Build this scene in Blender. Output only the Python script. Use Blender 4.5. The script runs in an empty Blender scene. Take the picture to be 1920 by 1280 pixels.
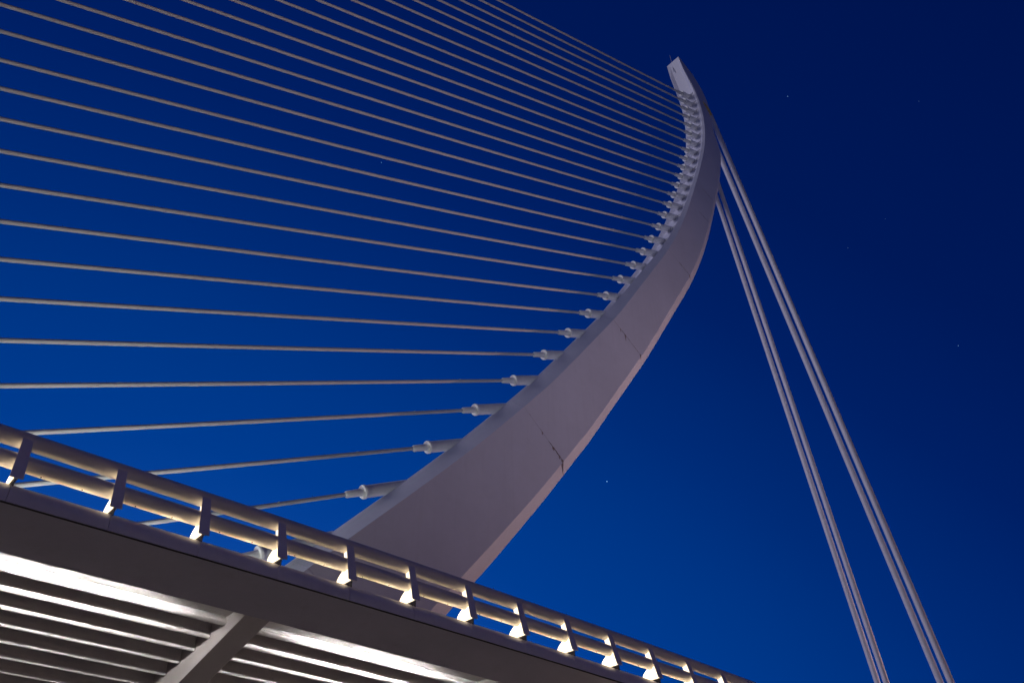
import bpy, math, random
from mathutils import Matrix, Vector
random.seed(7)
sc = bpy.context.scene
col = sc.collection
R_ = math.radians

# ---------------------------------------------------------------- camera
# metres; the camera stands at the origin (eye height 1.6 m over the ground at z = -1.6).
# X runs along the deck edge, Y across the bridge, Z up.
cam_data = bpy.data.cameras.new('camera')
cam = bpy.data.objects.new('camera', cam_data); col.objects.link(cam)
right = Vector((0.74396, -0.66822, 0.00028))
down = Vector((0.40859, 0.45457, -0.79147))
fwd = Vector((0.52875, 0.58894, 0.61121))
m = Matrix((right, -down, -fwd)).transposed().to_4x4()
cam.matrix_world = m
cam_data.sensor_width = 36; cam_data.lens = 28.5017
cam_data.clip_start = .1; cam_data.clip_end = 12000
sc.camera = cam

# ---------------------------------------------------------------- dusk sky
world = bpy.data.worlds.new('World'); sc.world = world; world.use_nodes = True
nt = world.node_tree; nt.nodes.clear()
wo = nt.nodes.new('ShaderNodeOutputWorld'); bg = nt.nodes.new('ShaderNodeBackground')
tc = nt.nodes.new('ShaderNodeTexCoord'); dot = nt.nodes.new('ShaderNodeVectorMath'); dot.operation = 'DOT_PRODUCT'
dot.inputs[1].default_value = (.235, .875, -.42)          # the afterglow lies below the horizon this way
mr = nt.nodes.new('ShaderNodeMapRange'); mr.inputs['From Min'].default_value = -.4; mr.inputs['From Max'].default_value = 1.0
cr = nt.nodes.new('ShaderNodeValToRGB'); cr.color_ramp.interpolation = 'LINEAR'
SKY = [(-.4, (0, .0052, .060)), (-.1, (0, .0075, .082)), (.1, (0, .0095, .098)), (.25, (0, .0140, .130)), (.4, (0, .0245, .185)),
       (.5, (0, .0350, .232)), (.6, (0, .0445, .278)), (.8, (.006, .080, .41)), (1.0, (.03, .12, .48))]
els = cr.color_ramp.elements
while len(els) < len(SKY): els.new(.5)
for e, (t, c) in zip(els, SKY): e.position = (t + .4) / 1.4; e.color = (*c, 1)
L = nt.links.new
L(tc.outputs['Generated'], dot.inputs[0]); L(dot.outputs['Value'], mr.inputs['Value']); L(mr.outputs[0], cr.inputs[0])
L(cr.outputs[0], bg.inputs[0]); L(bg.outputs[0], wo.inputs[0]); bg.inputs[1].default_value = 1.0

# soft last light of dusk, low over the far river bank behind the stays
sl = bpy.data.lights.new('dusk_light', 'SUN'); sl.energy = .85; sl.angle = R_(24); sl.color = (.84, .80, 1.0)
so = bpy.data.objects.new('dusk_light', sl); col.objects.link(so)
so.rotation_euler = Vector((-.86, .46, .20)).to_track_quat('Z', 'Y').to_euler()

sc.view_settings.view_transform = 'Standard'; sc.view_settings.look = 'None'
sc.view_settings.exposure = 0; sc.view_settings.gamma = 1; sc.view_settings.use_curve_mapping = False
sc.cycles.use_denoising = True
sc.cycles.max_bounces = 6; sc.cycles.diffuse_bounces = 5
sc.cycles.sample_clamp_indirect = 4

# ---------------------------------------------------------------- materials
def nodes(name):
    mt = bpy.data.materials.new(name); mt.use_nodes = True
    n = mt.node_tree; return mt, n, n.nodes['Principled BSDF']
def paint(name, c, rough=.45, var=.08, scale=1.2, bump=.0, spec=.4, streak=0, dirt=(.25, .2, .16), mottle=6):
    """painted steel or concrete: broad tonal drift, fine mottling, a little relief"""
    mt, n, b = nodes(name); N = n.nodes.new; K = n.links.new
    t = N('ShaderNodeTexCoord'); m1 = N('ShaderNodeTexNoise'); m1.inputs['Scale'].default_value = scale; m1.inputs['Detail'].default_value = 6
    m2 = N('ShaderNodeTexNoise'); m2.inputs['Scale'].default_value = scale * mottle; m2.inputs['Detail'].default_value = 4
    K(t.outputs['Object'], m1.inputs['Vector']); K(t.outputs['Object'], m2.inputs['Vector'])
    ad = N('ShaderNodeMath'); ad.operation = 'MULTIPLY_ADD'; ad.inputs[1].default_value = .35
    K(m2.outputs['Fac'], ad.inputs[0]); K(m1.outputs['Fac'], ad.inputs[2])
    r = N('ShaderNodeMapRange'); r.inputs['From Min'].default_value = .42; r.inputs['From Max'].default_value = .95
    K(ad.outputs[0], r.inputs['Value'])
    mx = N('ShaderNodeMix'); mx.data_type = 'RGBA'
    mx.inputs['A'].default_value = (*[v * (1 - var) for v in c], 1); mx.inputs['B'].default_value = (*[min(1, v * (1 + var)) for v in c], 1)
    K(r.outputs[0], mx.inputs['Factor']); src = mx.outputs['Result']
    if streak:
        mp = N('ShaderNodeMapping'); mp.inputs['Scale'].default_value = (3.0, 3.0, .16); K(t.outputs['Object'], mp.inputs['Vector'])
        m3 = N('ShaderNodeTexNoise'); m3.inputs['Scale'].default_value = 1; m3.inputs['Detail'].default_value = 5; K(mp.outputs[0], m3.inputs['Vector'])
        r3 = N('ShaderNodeMapRange'); r3.inputs['From Min'].default_value = .55; r3.inputs['From Max'].default_value = .8; r3.inputs['To Max'].default_value = streak
        K(m3.outputs['Fac'], r3.inputs['Value'])
        m4 = N('ShaderNodeMix'); m4.data_type = 'RGBA'; m4.inputs['B'].default_value = (*dirt, 1)
        K(r3.outputs[0], m4.inputs['Factor']); K(src, m4.inputs['A']); src = m4.outputs['Result']
    K(src, b.inputs['Base Color'])
    rr = N('ShaderNodeMapRange'); rr.inputs['To Min'].default_value = rough - .08; rr.inputs['To Max'].default_value = rough + .1
    K(m2.outputs['Fac'], rr.inputs['Value']); K(rr.outputs[0], b.inputs['Roughness'])
    b.inputs['Specular IOR Level'].default_value = spec
    if bump:
        bp = N('ShaderNodeBump'); bp.inputs['Strength'].default_value = bump; bp.inputs['Distance'].default_value = .02
        K(m2.outputs['Fac'], bp.inputs['Height']); K(bp.outputs[0], b.inputs['Normal'])
    return mt
def emit(name, c, s, var=0):
    mt, n, b = nodes(name); b.inputs['Base Color'].default_value = (.8, .8, .78, 1); b.inputs['Roughness'].default_value = .4
    b.inputs['Emission Color'].default_value = (*c, 1); b.inputs['Emission Strength'].default_value = s
    return mt
M_ = dict(
    mast=paint('white_pylon_paint', (.73, .73, .80), .5, .06, .22, .15, streak=.06, mottle=9),
    cable=paint('ivory_cable_sheath', (.60, .61, .63), .5, .012, .8, 0),
    backstay=paint('backstay_sheath', (.76, .74, .77), .42, .06, 1.5, .1, streak=.12),
    socket=paint('socket_paint', (.84, .84, .82), .45, .05, 3, .05, streak=.08),
    rail=paint('railing_paint', (.70, .66, .62), .5, .06, 3, .05),
    blade=paint('post_blade_paint', (.74, .72, .74), .5, .06, 3, .08),
    edge=paint('edge_panel_paint', (.72, .70, .72), .4, .07, 1.5, .06, streak=.12),
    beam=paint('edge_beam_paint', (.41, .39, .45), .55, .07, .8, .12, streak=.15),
    soffit=paint('soffit_paint', (.74, .70, .67), .55, .04, 1.4, 0, streak=.1),
    rib=paint('rib_paint', (.50, .46, .44), .5, .07, .9, .1),
    rust=paint('rust_stain', (.10, .052, .035), .85, .4, 6, .3),
    rustlight=paint('pale_rust_wash', (.34, .27, .26), .8, .12, 6, .1),
    ochre=paint('rusty_anchor_steel', (.72, .52, .20), .8, .25, 5, .3),
    dark=paint('dark_gap', (.05, .045, .045), .8, .2, 4),
    steel=paint('galvanised_steel', (.45, .47, .50), .35, .1, 5),
    asphalt=paint('asphalt', (.05, .05, .052), .9, .2, 2, .3),
    concrete=paint('concrete', (.33, .31, .29), .8, .12, .8, .3, streak=.2),
    ground=paint('park_ground', (.20, .18, .17), .95, .3, .15, .4),
    lens=emit('railing_lamp_lens', (1.0, .80, .52), 55),
    bracket=paint('bracket_paint', (.80, .79, .75), .5, .04, 4, .05),
    fill_lens=emit('fill_strip_lens', (1.0, .76, .42), 2.5),
    fill_lens_inner=emit('inner_fill_strip_lens', (1.0, .74, .38), 22),
    strip0=emit('strip_light_tube', (1.0, .97, .96), 260),
    strip5=emit('strip_light_tube_top', (1.0, .97, .96), 1050),
    glow_sheet=emit('bracket_glow_panel', (1.0, .79, .48), 2.4),
    fill_glass=emit('fill_lamp_glass', (1.0, .62, .38), 30),
    star=emit('star_glow', (.30, .62, 1.0), 1),
)

# ---------------------------------------------------------------- helpers
def mesh_obj(name, verts, faces, mat, parent=None, loc=(0, 0, 0), smooth=None, mats=None, fm=None):
    me = bpy.data.meshes.new(name); me.from_pydata([tuple(v) for v in verts], [], faces)
    for mm in (mats or [mat]): me.materials.append(mm)
    if fm:
        for p, i in zip(me.polygons, fm): p.material_index = i
    me.validate(); me.update()
    import bmesh
    bm = bmesh.new(); bm.from_mesh(me); bmesh.ops.recalc_face_normals(bm, faces=bm.faces); bm.to_mesh(me); bm.free()
    if smooth: me.shade_smooth() if smooth is True else me.set_sharp_from_angle(angle=R_(smooth)) if hasattr(me, 'set_sharp_from_angle') else None
    if smooth and smooth is not True:
        for p in me.polygons: p.use_smooth = True
    o = bpy.data.objects.new(name, me); col.objects.link(o); o.location = loc
    if parent: o.parent = parent
    return o
def empty(name, label, cat, loc=(0, 0, 0), rz=0, group=None):
    o = bpy.data.objects.new(name, None); col.objects.link(o); o.location = loc; o.rotation_euler = (0, 0, rz)
    o['label'] = label; o['category'] = cat
    if group: o['group'] = group
    return o
def prism_x(poly, x0, x1):
    """closed YZ polygon extruded along X"""
    n = len(poly)
    v = [(x0, y, z) for y, z in poly] + [(x1, y, z) for y, z in poly]
    f = [tuple(range(n)), tuple(range(n, 2 * n))] + [(i, (i + 1) % n, n + (i + 1) % n, n + i) for i in range(n)]
    return v, f
def join(*parts):
    V, F = [], []
    for v, f in parts:
        k = len(V); V += [tuple(p) for p in v]; F += [tuple(i + k for i in q) for q in f]
    return V, F
def box(x0, x1, y0, y1, z0, z1): return prism_x([(y0, z0), (y1, z0), (y1, z1), (y0, z1)], x0, x1)
def lathe(p, d, prof, seg=16):
    """prof: (distance along d, radius) list swept round the axis from p"""
    d = Vector(d).normalized(); a = d.orthogonal().normalized(); b = d.cross(a)
    V, F = [], []
    for s, r in prof:
        c = Vector(p) + d * s
        for k in range(seg):
            t = 2 * math.pi * k / seg; V.append(c + (a * math.cos(t) + b * math.sin(t)) * r)
    for i in range(len(prof) - 1):
        for k in range(seg):
            k2 = (k + 1) % seg; F.append((i * seg + k, i * seg + k2, (i + 1) * seg + k2, (i + 1) * seg + k))
    F.append(tuple(range(seg))); F.append(tuple(range((len(prof) - 1) * seg, len(prof) * seg)))
    return V, F
def tube_path(pts, r, seg=20):
    """tube through points that run roughly along X"""
    V, F = [], []
    for p in pts:
        for k in range(seg):
            t = 2 * math.pi * k / seg; V.append((p[0], p[1] + r * math.cos(t), p[2] + r * math.sin(t)))
    for i in range(len(pts) - 1):
        for k in range(seg):
            k2 = (k + 1) % seg; F.append((i * seg + k, i * seg + k2, (i + 1) * seg + k2, (i + 1) * seg + k))
    F.append(tuple(range(seg))); F.append(tuple(range((len(pts) - 1) * seg, len(pts) * seg)))
    return V, F

# the deck's gentle crest: offsets in y and z along X
def camber(x):
    d = x - 2.0757
    if d < 0: d = max(d, -15)
    if d <= 45: return -7.9e-5 * d * d, -6.07e-4 * d * d
    return -.16 - .0071 * (d - 45), -1.229 - .0546 * (d - 45)
def bend(v): 
    out = []
    for x, y, z in v:
        a, b = camber(x); out.append((x, y + a, z + b))
    return out
MAST = [
(6.763, 5.5, 0.728, -0.686, 0.829, 7.702, 8.875, 0.5, 1.65, 1.65, 0.8),
(8.077, 6.896, 0.728, -0.686, 0.774, 7.475, 8.645, 0.5, 1.65, 1.65, 0.8),
(9.392, 8.292, 0.728, -0.686, 0.733, 7.266, 8.427, 0.5, 1.635, 1.635, 0.791),
(10.706, 9.687, 0.728, -0.686, 0.703, 7.074, 8.222, 0.5, 1.619, 1.619, 0.781),
(12.349, 11.432, 0.728, -0.685, 0.683, 6.897, 8.027, 0.5, 1.599, 1.599, 0.768),
(13.664, 12.828, 0.728, -0.685, 0.673, 6.733, 7.844, 0.5, 1.583, 1.583, 0.758),
(14.978, 14.224, 0.728, -0.685, 0.67, 6.582, 7.67, 0.5, 1.567, 1.567, 0.748),
(16.291, 15.621, 0.729, -0.685, 0.673, 6.442, 7.505, 0.5, 1.551, 1.551, 0.738),
(17.929, 17.37, 0.729, -0.685, 0.681, 6.311, 7.35, 0.5, 1.53, 1.53, 0.725),
(19.244, 18.766, 0.729, -0.685, 0.694, 6.189, 7.202, 0.5, 1.514, 1.514, 0.715),
(20.561, 20.159, 0.73, -0.684, 0.71, 6.075, 7.061, 0.5, 1.497, 1.497, 0.704),
(21.876, 21.553, 0.732, -0.682, 0.727, 5.967, 6.928, 0.5, 1.469, 1.469, 0.682),
(23.508, 23.309, 0.736, -0.677, 0.746, 5.864, 6.8, 0.5, 1.434, 1.434, 0.655),
(24.805, 24.721, 0.741, -0.671, 0.765, 5.766, 6.679, 0.5, 1.406, 1.406, 0.633),
(26.092, 26.141, 0.747, -0.665, 0.784, 5.672, 6.563, 0.5, 1.377, 1.377, 0.61),
(27.667, 27.948, 0.755, -0.656, 0.801, 5.581, 6.451, 0.5, 1.341, 1.341, 0.582),
(28.917, 29.402, 0.76, -0.65, 0.817, 5.492, 6.344, 0.5, 1.312, 1.312, 0.559),
(30.158, 30.862, 0.765, -0.643, 0.831, 5.405, 6.241, 0.5, 1.283, 1.283, 0.537),
(31.388, 32.333, 0.771, -0.636, 0.841, 5.32, 6.141, 0.5, 1.253, 1.253, 0.515),
(32.914, 34.181, 0.78, -0.626, 0.849, 5.235, 6.045, 0.5, 1.216, 1.216, 0.487),
(34.096, 35.69, 0.786, -0.619, 0.853, 5.15, 5.951, 0.5, 1.186, 1.186, 0.465),
(35.264, 37.21, 0.79, -0.612, 0.853, 5.065, 5.859, 0.502, 1.158, 1.158, 0.444),
(36.428, 38.734, 0.794, -0.608, 0.849, 4.981, 5.769, 0.52, 1.145, 1.145, 0.439),
(37.88, 40.64, 0.797, -0.604, 0.841, 4.895, 5.682, 0.542, 1.135, 1.135, 0.438),
(39.044, 42.164, 0.8, -0.599, 0.829, 4.809, 5.595, 0.559, 1.137, 1.137, 0.448),
(40.207, 43.688, 0.806, -0.592, 0.812, 4.723, 5.51, 0.576, 1.14, 1.14, 0.458),
(41.339, 45.235, 0.813, -0.582, 0.792, 4.636, 5.425, 0.621, 1.169, 1.169, 0.495),
(42.696, 47.21, 0.82, -0.572, 0.767, 4.548, 5.342, 0.687, 1.215, 1.215, 0.551),
(43.778, 48.793, 0.825, -0.566, 0.739, 4.46, 5.258, 0.74, 1.252, 1.252, 0.596),
(44.859, 50.376, 0.827, -0.562, 0.707, 4.371, 5.176, 0.799, 1.295, 1.295, 0.647),
(46.195, 52.366, 0.829, -0.559, 0.672, 4.283, 5.093, 0.898, 1.375, 1.375, 0.736),
(47.268, 53.955, 0.833, -0.554, 0.634, 4.195, 5.01, 0.978, 1.438, 1.438, 0.808),
(48.35, 55.537, 0.839, -0.545, 0.593, 4.108, 4.927, 1.057, 1.501, 1.501, 0.879),
(49.406, 57.137, 0.848, -0.531, 0.552, 4.022, 4.844, 1.114, 1.543, 1.543, 0.928),
(50.644, 59.188, 0.861, -0.508, 0.509, 3.938, 4.76, 1.176, 1.584, 1.584, 0.98),
(51.596, 60.852, 0.872, -0.49, 0.465, 3.856, 4.676, 1.226, 1.622, 1.622, 1.034),
(52.516, 62.534, 0.882, -0.472, 0.422, 3.778, 4.592, 1.261, 1.651, 1.651, 1.087),
(53.404, 64.233, 0.891, -0.455, 0.38, 3.704, 4.507, 1.265, 1.647, 1.647, 1.108),
(54.462, 66.383, 0.9, -0.436, 0.341, 3.634, 4.422, 1.27, 1.643, 1.643, 1.134),
(55.271, 68.121, 0.906, -0.423, 0.304, 3.571, 4.337, 1.274, 1.64, 1.64, 1.156),
(56.07, 69.863, 0.911, -0.411, 0.271, 3.513, 4.251, 1.277, 1.636, 1.636, 1.177),
(56.849, 71.615, 0.916, -0.401, 0.244, 3.464, 4.165, 1.281, 1.633, 1.633, 1.199),
(57.793, 73.818, 0.922, -0.387, 0.223, 3.423, 4.079, 1.286, 1.629, 1.629, 1.226),
(58.528, 75.589, 0.927, -0.375, 0.219, 3.41, 4.009, 1.29, 1.625, 1.625, 1.27),
(59.244, 77.367, 0.933, -0.361, 0.224, 3.39, 3.913, 1.294, 1.622, 1.622, 1.316),
(60.094, 79.608, 0.942, -0.336, 0.228, 3.35, 3.765, 1.299, 1.617, 1.617, 1.374),
(60.744, 81.411, 0.951, -0.308, 0.212, 3.321, 3.626, 1.3, 1.611, 1.611, 1.418),
(61.34, 83.232, 0.963, -0.27, 0.183, 3.285, 3.502, 1.3, 1.603, 1.603, 1.462),
(61.828, 85.084, 0.975, -0.222, 0.156, 3.073, 3.176, 1.3, 1.582, 1.582, 1.469),
(62.311, 87.429, 0.989, -0.147, 0.135, 2.244, 2.274, 1.3, 1.544, 1.544, 1.444),
(62.563, 89.327, 0.997, -0.073, 0.123, 1.94, 1.97, 1.3, 1.512, 1.512, 1.424),
(62.657, 91.238, 1.0, 0.012, 0.118, 2.137, 2.167, 1.279, 1.46, 1.46, 1.383),
(62.6, 93.148, 0.995, 0.102, 0.115, 2.374, 2.404, 1.248, 1.397, 1.397, 1.331),
(62.165, 95.492, 0.981, 0.196, 0.108, 2.569, 2.599, 1.208, 1.319, 1.319, 1.267),
(61.525, 97.287, 0.972, 0.236, 0.093, 2.569, 2.599, 1.156, 1.237, 1.237, 1.196),
(60.922, 99.092, 0.969, 0.246, 0.066, 2.188, 2.218, 1.095, 1.146, 1.146, 1.115),
(60.463, 101.441, 0.97, 0.244, 0.03, 0.22, 0.25, 1.03, 1.05, 1.05, 1.03)]
CABLES = [
(14.7229, 15.6853, 0.8919, 0.4522), (19.9186, 20.6909, 0.9032, 0.4293), (23.9328, 25.0372, 0.9062, 0.4229), (27.4615, 29.2083, 0.9065, 0.4223), (30.8082, 33.0891, 0.9082, 0.4185), (33.8502, 36.8363, 0.9092, 0.4164), (36.5645, 40.3418, 0.9099, 0.4148), (39.1209, 43.7461, 0.9107, 0.413), (41.5759, 47.0899, 0.9116, 0.4112), (43.8012, 50.3593, 0.9121, 0.41), (45.9386, 53.4348, 0.9134, 0.4071), (47.7735, 56.3908, 0.9141, 0.4055), (49.4251, 59.2037, 0.9151, 0.4033), (50.9879, 62.0301, 0.9151, 0.4032), (52.414, 64.7895, 0.9159, 0.4014), (53.6893, 67.3108, 0.9173, 0.3983), (54.8631, 69.7607, 0.9175, 0.3977), (55.9704, 72.1817, 0.9183, 0.3959), (56.9946, 74.5266, 0.9189, 0.3944), (57.9429, 76.8693, 0.9191, 0.3941), (58.7975, 79.1529, 0.9201, 0.3916), (59.6028, 81.375, 0.921, 0.3896), (60.3739, 83.6255, 0.9215, 0.3884), (60.9785, 85.7945, 0.9237, 0.383), (61.3131, 87.7877, 0.9241, 0.3822), (61.4041, 89.6158, 0.9246, 0.3809), (61.3355, 91.2834, 0.9259, 0.3779), (61.2251, 92.9454, 0.9262, 0.377), (61.0306, 94.5013, 0.927, 0.375)]
# ---------------------------------------------------------------- setting
g = mesh_obj('ground', *[[(-3000, -3000, -1.6), (3000, -3000, -1.6), (3000, 3000, -1.6), (-3000, 3000, -1.6)], [(0, 1, 2, 3)]], M_['ground'])
g['kind'] = 'structure'
def path():
    v, f = [], []
    xs = [-60 + 6 * i for i in range(31)]
    for x in xs:
        c = 3 + 2.2 * math.sin(x * .05); v += [(x, c - 3, -1.596), (x, c + 1.2, -1.596)]
    f = [(2 * i, 2 * i + 1, 2 * i + 3, 2 * i + 2) for i in range(len(xs) - 1)]
    o = mesh_obj('path', v, f, M_['concrete']); o['kind'] = 'structure'
path()

# ---------------------------------------------------------------- bridge deck
X0, STEP = 2.0757, 1.88549
XA, XB = -24.0, 100.0
deck = empty('bridge_deck', 'white bridge deck seen from below, dark edge beam, ribs and lit ribbed underside', 'bridge deck', (0, 17, 6.4))
off = Vector((0, 17, 6.4))
def deck_part(name, vf, mat, parent=None, smooth=None, bendit=True, mats=None, fm=None):
    v, f = vf
    v = bend(v) if bendit else v
    base = off if parent is None else Vector((0, 0, 0))
    v = [Vector(p) - off for p in v]
    o = mesh_obj(name, v, f, mat, parent or deck, smooth=smooth, mats=mats, fm=fm)
    return o
def long_prism(poly, x0, x1, step=2.0):
    n = len(poly); k = max(1, int(round((x1 - x0) / step))); xs = [x0 + (x1 - x0) * i / k for i in range(k + 1)]
    v = [(x, y, z) for x in xs for y, z in poly]
    f = [tuple(range(n)), tuple(range(k * n, (k + 1) * n))]
    for i in range(k):
        f += [(i * n + j, i * n + (j + 1) % n, (i + 1) * n + (j + 1) % n, (i + 1) * n + j) for j in range(n)]
    return v, f
# edge beam (dark underside) and its inner face
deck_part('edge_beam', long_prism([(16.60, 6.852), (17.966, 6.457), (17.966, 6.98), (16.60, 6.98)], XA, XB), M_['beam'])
deck_part('shadow_joint', long_prism([(16.585, 6.858), (16.64, 6.845), (16.64, 6.90), (16.585, 6.90)], XA, XB), M_['dark'])
deck_part('deck_slab', long_prism([(16.9, 7.0), (54, 7.0), (54, 7.22), (16.9, 7.22)], XA, XB, 3), M_['soffit'])
deck_part('roadway', long_prism([(20.5, 7.224), (50.5, 7.224), (50.5, 7.26), (20.5, 7.26)], XA, XB, 3), M_['asphalt'])
deck_part('walkway', long_prism([(16.97, 7.224), (20.3, 7.224), (20.3, 7.335), (16.97, 7.335)], XA, XB, 3), M_['concrete'])
deck_part('box_girder', long_prism([(27.0, 4.3), (29.5, 2.6), (41.5, 2.6), (44.0, 4.3), (44.0, 6.99), (27.0, 6.99)], XA, XB, 3), M_['soffit'])
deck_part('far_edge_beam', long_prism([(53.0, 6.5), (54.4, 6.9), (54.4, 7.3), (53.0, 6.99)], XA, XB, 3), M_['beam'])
# rounded edge panels, one between every two joints under the posts
arc = [(16.55, 6.88)] + [(16.95 - .40 * math.cos(R_(a)), 6.95 + .40 * math.sin(R_(a))) for a in (2, 14, 26, 38, 50, 62, 74, 86, 92)] + [(16.96, 6.99), (16.70, 6.93), (16.60, 6.885)]
n0, n1 = -8, 24
for n in range(n0, n1):
    xa = X0 + n * STEP + .10 + .006; xb = xa + STEP - .012
    deck_part('edge_panel', long_prism(arc, xa, xb, 1.0), M_['edge'], smooth=35)
# cross ribs
PITCH, RW = 7.83, .62
def rib_poly():
    return [(17.97, 6.452), (20.0, 5.869), (22.0, 5.295), (24.0, 4.74), (26.0, 4.38), (27.0, 4.3), (27.0, 6.99), (17.97, 6.99)]
ribs = [7.87 + PITCH * k for k in range(-4, 7)]
for x in ribs:
    y_, z_ = camber(x)
    v, f = prism_x(rib_poly(), x, x + RW)
    deck_part('rib', (v, f), M_['rib'])
# soffit slats: a vertical face that swells into a rounded nose
NR = .066
def slat_poly(Y, z, big=0):
    P = [(Y + .015, 6.99), (Y + .012, z + .22), (Y + .005, z + .15), (Y - .008, z + .095), (Y - .030, z + .055)]
    P += [(Y + .012 - (NR + big * math.cos(R_(a / 2))) * math.cos(R_(a)), z - NR * math.sin(R_(a))) for a in (-25, -8, 10, 28, 46, 64, 82, 100, 118, 136, 154, 172)]
    P += [(Y + .072, z + .04), (Y + .06, z + .10), (Y + .055, 6.99)]
    return P
bays = list(range(-2, 5))
for k in bays:
    xa = 7.87 + PITCH * k + RW; xb = 7.87 + PITCH * (k + 1)
    for i in range(11):
        Y = 19.02 + .766 * i; z = 9.766 - .170 * Y
        P = slat_poly(Y, z, .045 if i == 0 else 0)
        s = deck_part('soffit_slat', long_prism(P, xa + .002, xb - .002, .8), M_['soffit'], smooth=32)
        if -1 <= k <= 1 and i < 8:                   # weld collars near the ribs
            cpoly = P[:-1]
            for dx in (.42, .80):
                for xx in ((xb - dx), (xa + dx)):
                    out = [(y - .005 if y < Y + .02 else y + .004, zz - (.005 if zz < z else 0)) for y, zz in cpoly]
                    deck_part('weld_collar', prism_x(out + [(Y + .055, 6.985)], xx - .007, xx + .007), M_['soffit'], parent=s, smooth=32)
    # slim hooded strip lights, mid-bay: one on the beam's inner face, the others on the back of each slat, washing the next nose
    if -2 <= k <= 1:
        c = (xa + xb) / 2 - .05
        deck_part('soffit_panel', long_prism([(17.968, 6.700), (18.975, 6.672), (18.975, 6.69), (17.968, 6.718)], xa + .003, xb - .003, 1.0), M_['soffit'])
        for i in range(1):
            if i == 0: d0, zl = 18.02, 6.593
            else: d0 = 19.02 + .766 * (i - 1) + .095; zl = 9.766 - .170 * (19.02 + .766 * (i - 1)) - .0075
            hood = .27 if i == 0 else .13
            hs = deck_part('strip_light', long_prism([(d0 - (.052 if i == 0 else .004), zl - .004), (d0, zl - .004), (d0, zl + .0055), (d0 + hood, zl + .0065), (d0 + hood, zl + .0105), (d0 - (.052 if i == 0 else .004), zl + .012)], c - 1.85, c + 1.85, 1.0), M_['steel'])
            deck_part('lamp_tube', long_prism([(d0 + .001, zl - .002), (d0 + .006, zl - .002), (d0 + .006, zl + .003), (d0 + .001, zl + .003)], c - 1.72, c + 1.72, 1.0), M_['strip0'], parent=hs)
            if i == 0:
                deck_part('lamp_hood', long_prism([(18.02, 6.524), (18.115, 6.520), (18.115, 6.528), (18.02, 6.54)], c - 1.85, c + 1.85, 1.0), M_['steel'], parent=hs)
                deck_part('lamp_tube', long_prism([(18.022, 6.489), (18.03, 6.489), (18.03, 6.511), (18.022, 6.511)], c - 1.72, c + 1.72, 1.0), M_['strip5'], parent=hs)
# low strips added to warm the rails, along the walkway edge, hidden behind the rounded nosing
for n in range(n0, n1):
    xa = X0 + n * STEP + .35
    kb = deck_part('fill_strip', box(xa - .1, xa + 1.45, 16.965, 17.0, 7.336, 7.374), M_['steel'])
    deck_part('light_lens', box(xa - .08, xa + 1.43, 16.967, 16.998, 7.3745, 7.378), M_['fill_lens'], parent=kb)  # lens of the added fill strip
    kb2 = deck_part('fill_strip', box(xa, xa + 1.3, 17.26, 17.34, 7.336, 7.40), M_['steel'])
    deck_part('light_lens', box(xa + .02, xa + 1.28, 17.25, 17.258, 7.350, 7.395), M_['fill_lens_inner'], parent=kb2)  # lens of the added inner fill strip
    xp = X0 + n * STEP + random.uniform(-.015, .015)
    pl = deck_part('post_spotlight', box(xp - .52, xp - .38, 17.01, 17.12, 7.336, 7.38), M_['steel'])
    deck_part('light_lens', box(xp - .51, xp - .39, 17.015, 17.115, 7.381, 7.386), M_['lens'], parent=pl)
# pier of the deck below the pylon
pier = mesh_obj('bridge_pier', *prism_x([(32, -1.6), (39, -1.6), (41, 2.4), (30, 2.4)], 4, 20), M_['concrete'])
pier['label'] = 'wide concrete pier standing under the pylon end of the deck'; pier['category'] = 'pier'

# ---------------------------------------------------------------- railing
rail = empty('bridge_railing', 'lit white railing with two fat rails and leaning blade posts along the deck edge', 'railing', (0, 16.5, 7.37))
roff = Vector((0, 16.5, 7.37))
H = 1.15; cu, su = math.cos(R_(17)), math.sin(R_(17))
def lean(s, t):                     # s up the blade, t inward from its face
    return (s * su + t * cu, s * cu - t * su)
bl = []
v = []
for (x0, x1, s) in ((0, .243, 0), (0, .19, H)):
    for t in (0, .022):
        y, z = lean(s, t); v += [(x0, y, z), (x1, y, z)]
blade_v, blade_f = v, [(0, 1, 3, 2), (4, 5, 7, 6), (0, 1, 5, 4), (2, 3, 7, 6), (0, 2, 6, 4), (1, 3, 7, 5)]
# bracket plate behind the blade, perpendicular to the rails
fr = [lean(0, .024), lean(H * .97, .024)]
back = [(.66, -.02), (.69, .09), (.67, .16), (.60, .24), (.50, .31), (.42, .38), (.38, .46), (.40, .58), (.46, .68), (.50, .80), (.52, .92), (.50, 1.02), (.44, 1.09)]
bp = [fr[0], (.05, -.02)] + back + [fr[1]]
def inset(poly, d):
    cy = sum(p[0] for p in poly) / len(poly); cz = sum(p[1] for p in poly) / len(poly)
    return [(y + (cy - y) * d, z + (cz - z) * d) for y, z in poly]
BX0, BX1 = .085, .155
protos = {}
def share(name, key, vf, mat, parent, loc, smooth=None):
    if key not in protos:
        o = mesh_obj(name, *vf, mat, parent, loc, smooth); protos[key] = o; return o
    o = protos[key].copy(); col.objects.link(o); o.parent = parent; o.location = loc; o.name = name; return o
foot = prism_x([(.03, -.02), (.30, -.02), (.34, -.13), (.12, -.12), (.045, -.17), (.02, -.17)], .118, .126)
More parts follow.
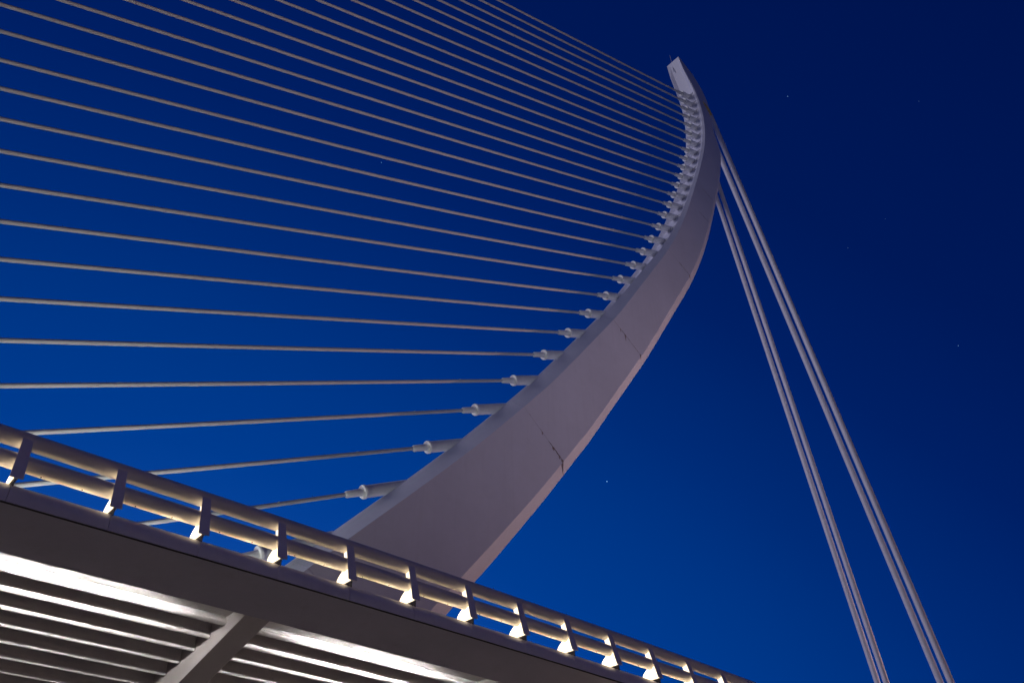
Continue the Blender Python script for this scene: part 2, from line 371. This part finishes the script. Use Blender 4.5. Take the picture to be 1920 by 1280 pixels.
for n in range(n0, n1):
    x = X0 + n * STEP; cy, cz = camber(x)
    loc = Vector((x, 16.535 + cy, 7.372 + cz)) - roff
    post = share('post', 'blade', (blade_v, blade_f), M_['blade'], rail, loc)
    br = share('bracket', 'bracket', prism_x(bp, BX0, BX1), M_['bracket'], post, (0, 0, 0))
    share('bracket_glow', 'lens', prism_x(inset(bp, .03), BX0 - .012, BX0 - .002), M_['glow_sheet'], post, (0, 0, 0))  # glowing sheet stands in for lamplight on the bracket face, not a lamp
    share('foot_plate', 'foot', foot, M_['dark'], post, (0, 0, 0))
xs = [X0 + (n0 + i * .5) * STEP for i in range(int((n1 - n0) * 2) - 1)]
for nm, yy, zz, r in (('top_rail', 17.0, 8.352, .175), ('lower_rail', 16.88, 7.830, .168)):
    pts = []
    for x in xs:
        a, b = camber(x); pts.append((x, yy + a - roff.y, zz + b - roff.z))
    mesh_obj(nm, *tube_path(pts, r, 28), M_['rail'], rail, smooth=40)
st = []
for n in range(n0, n1 - 1):
    for fx in (.30, .72):
        x = X0 + (n + fx) * STEP; a, b = camber(x)
        st.append(lathe((x, 16.86 + a - roff.y, 7.668 + b - roff.z), (0, -.1, -1), [(0, .014), (.022, .012)], 6))
sb = mesh_obj('rail_bolt', *join(*st), M_['dark'], rail)

# ---------------------------------------------------------------- pylon
BETA = R_(-1.5)                      # the pylon and stays stand 1.5 degrees askew to this stretch of edge
D = 36.0
mrot = Matrix.Rotation(BETA, 4, 'Z')
def m2w(x, y, z): return mrot @ Vector((x, y, z))
pbase = Vector((10.0, D, 6.9))
pyl = empty('bridge_pylon', 'tall white curved steel pylon sweeping up and back above the bridge deck', 'pylon', m2w(*pbase), BETA)
def interp_row(i, t):
    a, b = MAST[i], MAST[i + 1]; return [p + (q - p) * t for p, q in zip(a, b)]
rows0 = [list(r) for r in MAST if r[1] > 5.4]
def catmull(i, t):
    n_ = len(rows0) - 1; a, b, c, d = rows0[max(i - 1, 0)], rows0[i], rows0[i + 1], rows0[min(i + 2, n_)]
    return [.5 * (2 * q + (s_ - p) * t + (2 * p - 5 * q + 4 * s_ - u) * t * t + (3 * q - p - 3 * s_ + u) * t ** 3) for p, q, s_, u in zip(a, b, c, d)]
rows = []
for i in range(len(rows0) - 1):
    k_ = 3 if i < len(rows0) - 3 else 1
    rows += [catmull(i, j / k_) if k_ > 1 else rows0[i] for j in range(k_)]
rows.append(rows0[-1])
def row_at(z):
    for i in range(len(rows) - 1):
        if rows[i][1] <= z <= rows[i + 1][1]:
            t = (z - rows[i][1]) / (rows[i + 1][1] - rows[i][1])
            return [p + (q - p) * t for p, q in zip(rows[i], rows[i + 1])]
    return rows[-1]
def ring(r):
    x, z, nx, nz, s2, s3, s4, w1, w2, w3, w4 = r
    dp = min(.26, s4 * .45); f = .60                      # trough depth and floor width
    P = [(0, w1), (s2, w2), (s3, w3), (s4, w4)]
    half = [(s, w) for s, w in P]
    prof = [(dp, w1 * f - .0)] + [(.02, w1 - .07), (0, w1)] + half[1:]
    out = [(s, -w) for s, w in prof] + [(s, w) for s, w in reversed(prof)]
    return [(x + nx * s - pbase.x, D + w - pbase.y, z + nz * s - pbase.z) for s, w in out]
seams = [6.0, 15.5, 30.7, 43.8, 57.2, 67.8, 72.6, 80.5, 90.5, 101.44]
for a, b in zip(seams[:-1], seams[1:]):
    g_ = .008
    zs = [a + (g_ if a > 6.1 else 0)] + [r[1] for r in rows if a + .05 < r[1] < b - .05] + [b - (g_ if b < 101 else 0)]
    rg = [ring(row_at(z)) for z in zs]
    n = len(rg[0]); V = [p for q in rg for p in q]
    if b > 101:                                            # hollowed tip between the two rims
        k0 = (len(rg) - 1) * n
        for j in (0, n - 1):
            x, y, z = V[k0 + j]; V[k0 + j] = (x + .1, y, z - .55)
    F = [tuple(range(n)), tuple(range(len(V) - n, len(V)))]
    for i in range(len(rg) - 1):
        F += [(i * n + j, i * n + (j + 1) % n, (i + 1) * n + (j + 1) % n, (i + 1) * n + j) for j in range(n)]
    mesh_obj('mast_segment', V, F, M_['mast'], pyl)
# lightning rod
a, b = Vector((60.80, D + .3, 99.6)), Vector((60.62, D + .3, 103.5))
mesh_obj('lightning_rod', *lathe(a - pbase, b - a, [(0, .06), (.5, .045), ((b - a).length, .025)], 6), M_['steel'], pyl)
# open joints on the near side face: dark, ragged, rusting
def crack(z, f0, f1, wmax, drips, mat='rust'):
    r = row_at(z); x, zz, nx, nz, s2, s3, s4, w1, w2, w3, w4 = r
    tx, tz = -nz, nx                                       # along the mast, upward
    n = 14; V = []; 
    for i in range(n + 1):
        t = i / n; s = s2 + (s3 - s2) * (f0 + (f1 - f0) * t)
        w = -(w2 + (w3 - w2) * (f0 + (f1 - f0) * t)) - .004
        h = .72 * wmax * (.25 + .75 * math.sin(math.pi * t) ** .5) * random.uniform(.45, 1.0)
        o = random.uniform(-.02, .02)
        px, pz = x + nx * s, zz + nz * s
        for q in (o + h * .5, o - h * .5):
            V.append((px + tx * q - pbase.x, D + w - pbase.y, pz + tz * q - pbase.z))
    for p in list(V): V.append((p[0], p[1] + .003, p[2]))
    k = 2 * (n + 1)
    F = [(2 * i, 2 * i + 1, 2 * i + 3, 2 * i + 2) for i in range(n)] + [(k + 2 * i, k + 2 * i + 1, k + 2 * i + 3, k + 2 * i + 2) for i in range(n)]
    F += [(2 * i, 2 * i + 2, k + 2 * i + 2, k + 2 * i) for i in range(n)] + [(2 * i + 1, 2 * i + 3, k + 2 * i + 3, k + 2 * i + 1) for i in range(n)]
    mesh_obj('rusty_joint', V, F, M_[mat], pyl)
    for f, ln, wd in drips:
        s = s2 + (s3 - s2) * f; w = -(w2 + (w3 - w2) * f) - .0025
        px, pz = x + nx * s - pbase.x, zz + nz * s - pbase.z; y = D + w - pbase.y
        pts = [(px - wd, y, pz + .02), (px + wd, y, pz + .02), (px + wd * .6, y, pz - ln * .4), (px + wd * .25, y, pz - ln), (px - wd * .1, y, pz - ln * .8), (px - wd * .7, y, pz - ln * .35)]
        mesh_obj('rust_streak', pts + [(p[0], p[1] + .0015, p[2]) for p in pts], [tuple(range(6)), tuple(range(6, 12))] + [(i, (i + 1) % 6, 6 + (i + 1) % 6, 6 + i) for i in range(6)], M_['rustlight'], pyl)
crack(30.7, .62, 1.0, .13, [(.74, .9, .10), (.97, 1.3, .12), (.90, .6, .09)])
crack(30.7, .40, .50, .07, [(.46, .5, .06)], 'rustlight')
crack(30.7, .12, .17, .05, [], 'rustlight')
crack(43.8, .0, .30, .045, [(.25, .4, .06)], 'rustlight'); crack(43.8, .28, .48, .11, [(.42, .7, .1)]); crack(43.8, .46, 1.0, .055, [(.96, .6, .08)])
crack(57.2, .48, .66, .12, []); crack(57.2, .64, 1.0, .09, [(.97, .7, .08)])
crack(67.8, .45, 1.0, .06, []); crack(72.6, .35, .95, .07, []); crack(15.5, .2, .8, .02, [], 'rustlight')
# rusty bracket round the head of the upper backstay pair
def bracket():
    r = row_at(92.2); x, zz, nx, nz, s2, s3, s4, w1, w2, w3, w4 = r
    V = []
    def pt(s, w, dz): return (x + nx * s - pbase.x, D + w - pbase.y, zz + dz - pbase.z)
    A = [pt(s4 - 1.25, -w2 - .03, 1.35), pt(s4 - .8, -w2 - .06, 1.15), pt(s4 - .2, -w2 - .16, .35), pt(s4 + .22, -w4 - .06, .15), pt(s4 + .26, -w4 - .06, -.25), pt(s4 + .05, -w2 - .16, -.45), pt(s4 - .25, -w2 - .1, -.95), pt(s4 - .55, -w2 - .04, -.1)]
    B = [(p[0], p[1] + .35, p[2]) for p in A]
    n = len(A)
    mesh_obj('rusty_bracket', A + B, [tuple(range(n)), tuple(range(n, 2 * n))] + [(i, (i + 1) % n, n + (i + 1) % n, n + i) for i in range(n)], M_['ochre'], pyl)
bracket()

# ---------------------------------------------------------------- stay cables
ORD = ['lowest', 'second', 'third', 'fourth', 'fifth', 'sixth', 'seventh', 'eighth', 'ninth', 'tenth', 'eleventh', 'twelfth', 'thirteenth', 'fourteenth', 'fifteenth']
LAB = {0: 'lowest stay cable, its sleeve glimpsed between the railing and the deck edge',
       1: 'white stay cable with the largest sleeve in view, lowest one clear of the railing',
       28: 'topmost stay cable, anchored highest on the pylon below its hollow tip'}
def front(z): r = row_at(z); return r
for i, (x, z, dx, dz) in enumerate(CABLES):
    d = Vector((dx, 0, dz)).normalized(); fl = Vector((x, D, z))
    # how far from the flange to the trough floor
    L_ = 0
    while L_ < 9:
        L_ += .03; q = fl + d * L_; r = row_at(q.z)
        s = (q.x - r[0]) * r[2] + (q.z - r[1]) * r[3]
        if s > .25: break
    end = fl + d * L_
    Ldn = (z - 7.3) / d.z
    foot_ = fl - d * Ldn
    if i in LAB: lab = LAB[i]
    elif i < 15: lab = '%s white stay cable counted up from the railing, running left from the pylon' % ORD[i]
    else: lab = '%s thin stay cable counted down from the tip of the pylon' % ORD[28 - i]
    c = empty('stay_cable', lab, 'stay cable', m2w(*foot_), BETA, 'parallel stay cables fanning from the front of the pylon')
    b_ = foot_
    sag_n = 24; pts = []
    tot = Ldn - 1.15
    side = Vector((0, 1, 0)); up = d.cross(side)
    V, F = [], []; seg = 12; rr = .118 if i > 0 else .12
    for k in range(sag_n + 1):
        t = k / sag_n; c0 = foot_ + d * (tot * t) - Vector((0, 0, 1)) * (4 * t * (1 - t)) * .0009 * tot - b_
        for q in range(seg):
            a = 2 * math.pi * q / seg; V.append(c0 + side * (rr * math.cos(a)) + up * (rr * math.sin(a)))
    for k in range(sag_n):
        for q in range(seg):
            q2 = (q + 1) % seg; F.append((k * seg + q, k * seg + q2, (k + 1) * seg + q2, (k + 1) * seg + q))
    mesh_obj('cable_sheath', V, F, M_['cable'], c, smooth=True)
    # sheath splice, small band
    sp = fl - d * (5.2 if i < 12 else 6.5) - b_
    mesh_obj('sheath_band', *lathe(sp, d, [(0, .118), (.0, .127), (.10, .127), (.10, .118)], 12), M_['cable'], c, smooth=40)
    fs = fl - b_
    mesh_obj('socket', *lathe(fs - d * 1.2, d, [(-.02, .119), (.06, .17), (.12, .200), (1.05, .21), (1.22, .21)], 18), M_['socket'], c, smooth=35)
    sl_ = mesh_obj('sleeve', *lathe(fs, d, [(.0, .21), (.02, .355), (L_, .365)], 24), M_['socket'], c, smooth=35)
    mesh_obj('flange', *lathe(fs, d, [(-.04, .22), (-.06, .30), (-.06, .385), (-.03, .40), (.10, .40), (.13, .36)], 24), M_['socket'], c, smooth=35)
    # fin on the trough floor under each sleeve (part of the pylon)
    r = row_at(end.z); x0, z0, nx, nz, s2, s3, s4, w1 = r[:8]
    hw = w1 * .9
    P = [(.10, -.03), (.27, -.03), (.27, .03), (.10, .01)]
    V = []
    tx, tz = -nz, nx
    qz = -.12
    for w in (-hw, hw):
        for s, u in P:
            V.append((x0 + nx * s + tx * (u + qz) - pbase.x, D + w - pbase.y, z0 + nz * s + tz * (u + qz) - pbase.z))
    if w1 > .9: mesh_obj('anchor_fin', V, [(0, 1, 2, 3), (4, 5, 6, 7), (0, 1, 5, 4), (1, 2, 6, 5), (2, 3, 7, 6), (3, 0, 4, 7)], M_['mast'], pyl)

# ---------------------------------------------------------------- backstays
BS = [((67.16, 91.72), (86.81, 22.1), -.50, .33, 'outer backstay pair, right-hand cable held by the rusty bracket on the pylon'),
      ((67.16, 91.72), (86.81, 22.1), .50, .33, 'outer backstay pair, left-hand cable emerging behind the widest part of the pylon'),
      ((64.58, 78.1), (73.66, 19.85), -.40, .262, 'inner backstay pair, right-hand cable rising to the back of the pylon'),
      ((64.58, 78.1), (73.66, 19.85), .40, .262, 'inner backstay pair, left-hand cable nearest the curved edge of the pylon')]
for (xa, za), (xb, zb), w, r, lab in BS:
    A, B = Vector((xa, D + w, za)), Vector((xb, D + w, zb)); d = (B - A).normalized()
    E_ = A + d * ((za - 6.0) / -d.z); S_ = A - d * 2.4 if za > 90 else A - d * 4.5
    c = empty('backstay_cable', lab, 'backstay', m2w(*E_), BETA, 'thick backstays behind the pylon')
    v, f = lathe(S_ - E_, d, [(0, r)] + [((E_ - S_).length * k / 16, r) for k in range(1, 17)], 20)
    mesh_obj('cable_sheath', v, f, M_['backstay'], c, smooth=40)
    Ltot = (E_ - S_).length; hel = []
    # helical fillet wound round the sheath
    V, F = [], []; aa = d.orthogonal().normalized(); bb = d.cross(aa); s = 0; k = 0; pitch = 1.15
    a_ = 0; ns = int(Ltot / pitch * 14)
    for k in range(ns + 1):
        s = Ltot * k / ns; th = 2 * math.pi * s / pitch; rad = aa * math.cos(th) + bb * math.sin(th)
        c0 = (S_ - E_) + d * s
        V += [c0 + rad * (r - .004) - d * .022, c0 + rad * (r + .009), c0 + rad * (r - .004) + d * .022]
    for k in range(ns):
        F += [(3 * k, 3 * k + 1, 3 * k + 4, 3 * k + 3), (3 * k + 1, 3 * k + 2, 3 * k + 5, 3 * k + 4)]
    h = mesh_obj('helical_fillet', V, F, M_['backstay'], c)
    mesh_obj('base_sleeve', *lathe(Vector((0, 0, 0)), -d, [(0, r * 1.5), (2.4, r * 1.5), (2.5, r)], 20), M_['socket'], c, smooth=35)

# ---------------------------------------------------------------- stars
for (dx, dy, dz), s, br, lab in (
        ((.6719, .5767, .4648), 2.3, 3.0, 'brightest pale blue star low in the sky right of the pylon'),
        ((.3075, .5754, .7579), 1.7, 1.0, 'small star between two stay cables left of the pylon'),
        ((.5993, .2043, .7740), 1.6, 1.0, 'star level with the top of the pylon, to its right'),
        ((.8239, .1957, .5319), 1.6, 1.0, 'faint star near the right edge, beyond the backstays'),
        ((.7257, .2385, .6453), 1.1, .6, 'very faint star just right of the outer backstays'),
        ((.6750, .1028, .7306), 1.2, .5, 'very faint star in the upper right corner of the sky'),
        ((.7285, .1912, .6579), 1.0, .5, 'faintest star beside another dim one, far right of the pylon')):
    p = Vector((dx, dy, dz)).normalized() * 6000
    mt = M_['star'].copy(); mt.node_tree.nodes['Principled BSDF'].inputs['Emission Strength'].default_value = br
    v, f = lathe(p, (0, 0, 1), [(-s * 1.0, .01), (-s * .7, s * .7), (0, s), (s * .7, s * .7), (s, .01)], 10)
    o = mesh_obj('star', [Vector(q) - p for q in v], f, mt, loc=p); o['label'] = lab; o['category'] = 'star'

# ---------------------------------------------------------------- added unseen fill lights on the banks and on the deck
def fill_light(x, y, z, h, target, power, colour, label, size=55, rad=.35, grp='added unseen lights around the bridge'):  # unseen floods added to lift the pylon and the stay cables
    e = empty('fill_light', label, 'fill_light', (x, y, z), 0, grp)
    mesh_obj('fill_pole', *lathe((0, 0, 0), (0, 0, 1), [(0, .16), (.3, .16), (.32, .10), (h, .06)], 10), M_['steel'], e, smooth=40)
    dirn = (Vector(target) - Vector((x, y, z + h + .2))).normalized()
    head = mesh_obj('fill_head', *lathe(Vector((0, 0, h + .2)) - dirn * .35, dirn, [(0, .12), (.05, .24), (.30, .32), (.34, .32)], 14), M_['steel'], e, smooth=40)
    mesh_obj('fill_head_glass', *lathe(Vector((0, 0, h + .2)) - dirn * .005, dirn, [(0, .29), (.012, .29)], 14), M_['fill_glass'], head)
    ld = bpy.data.lights.new('fill_beam', 'SPOT'); ld.energy = power; ld.color = colour; ld.spot_size = R_(size); ld.spot_blend = .9; ld.shadow_soft_size = rad
    lo = bpy.data.objects.new('fill_beam', ld); col.objects.link(lo); lo.location = Vector((x, y, z + h + .2)) + dirn * .05
    lo.rotation_euler = (-dirn).to_track_quat('Z', 'Y').to_euler()
WARM = (1.0, .63, .56)
fill_light(98, 12, -1.6, 6, (38, 36, 30), 42000, WARM, 'tall floodlight added on the right bank aimed at the pylon', 75)
fill_light(112, 13, -1.6, 6, (52, 36, 50), 26000, WARM, 'floodlight on the right bank, added further from the river, aimed at the pylon', 60)
fill_light(24, -46, -1.6, 4, (44, 36, 58), 31000, (.74, .75, 1.0), 'floodlight added behind the viewer aimed at the pylon', 60)
for k, xx in enumerate((-30, -16, -4, 7)):
    a, b = camber(xx)
    fill_light(xx, 32.5, 7.3 + b, .4, (xx + 9, 36, 30), (1500, 1600, 1900, 2900)[k], (.92, .97, .90), ['leftmost', 'second', 'third', 'rightmost'][k] + ' low floodlight added on the deck, aimed up at the stay cables', 120, .9)
def fill_globe(x, y, h, power, label):  # unseen globes added as warm fill for the deck edge and underside
    e = empty('fill_globe', label, 'fill lamp', (x, y, -1.6), 0, 'added unseen lamps on the river bed')
    mesh_obj('fill_pole', *lathe((0, 0, 0), (0, 0, 1), [(0, .13), (.4, .13), (.42, .07), (h - .35, .05)], 10), M_['steel'], e, smooth=40)
    gl = mesh_obj('fill_globe_glass', *lathe((0, 0, h), (0, 0, 1), [(-.24, .08), (-.2, .17), (-.08, .24), (.08, .24), (.2, .17), (.24, .06)], 14), M_['fill_glass'], e, smooth=60)
    gl.visible_shadow = True
    ld = bpy.data.lights.new('fill_globe_light', 'POINT'); ld.energy = power * 1.7; ld.color = (1.0, .76, .62); ld.shadow_soft_size = .26
    lo = bpy.data.objects.new('fill_globe_light', ld); col.objects.link(lo); lo.location = (x, y, -1.6 + h - .55)
    return e
for x, y, p_, lb in ((-14, -12, 420, 'added fill lamp left of the viewer'), (16, -16, 420, 'added fill lamp behind the viewer by the path'), (42, -6, 420, 'added fill lamp to the right of the viewer'),
                     (2, 44, 500, 'added fill lamp under the far half of the deck'), (30, 22, 260, 'added fill lamp under the deck, right of the pier')):
    fill_globe(x, y, 4.2, p_, lb)
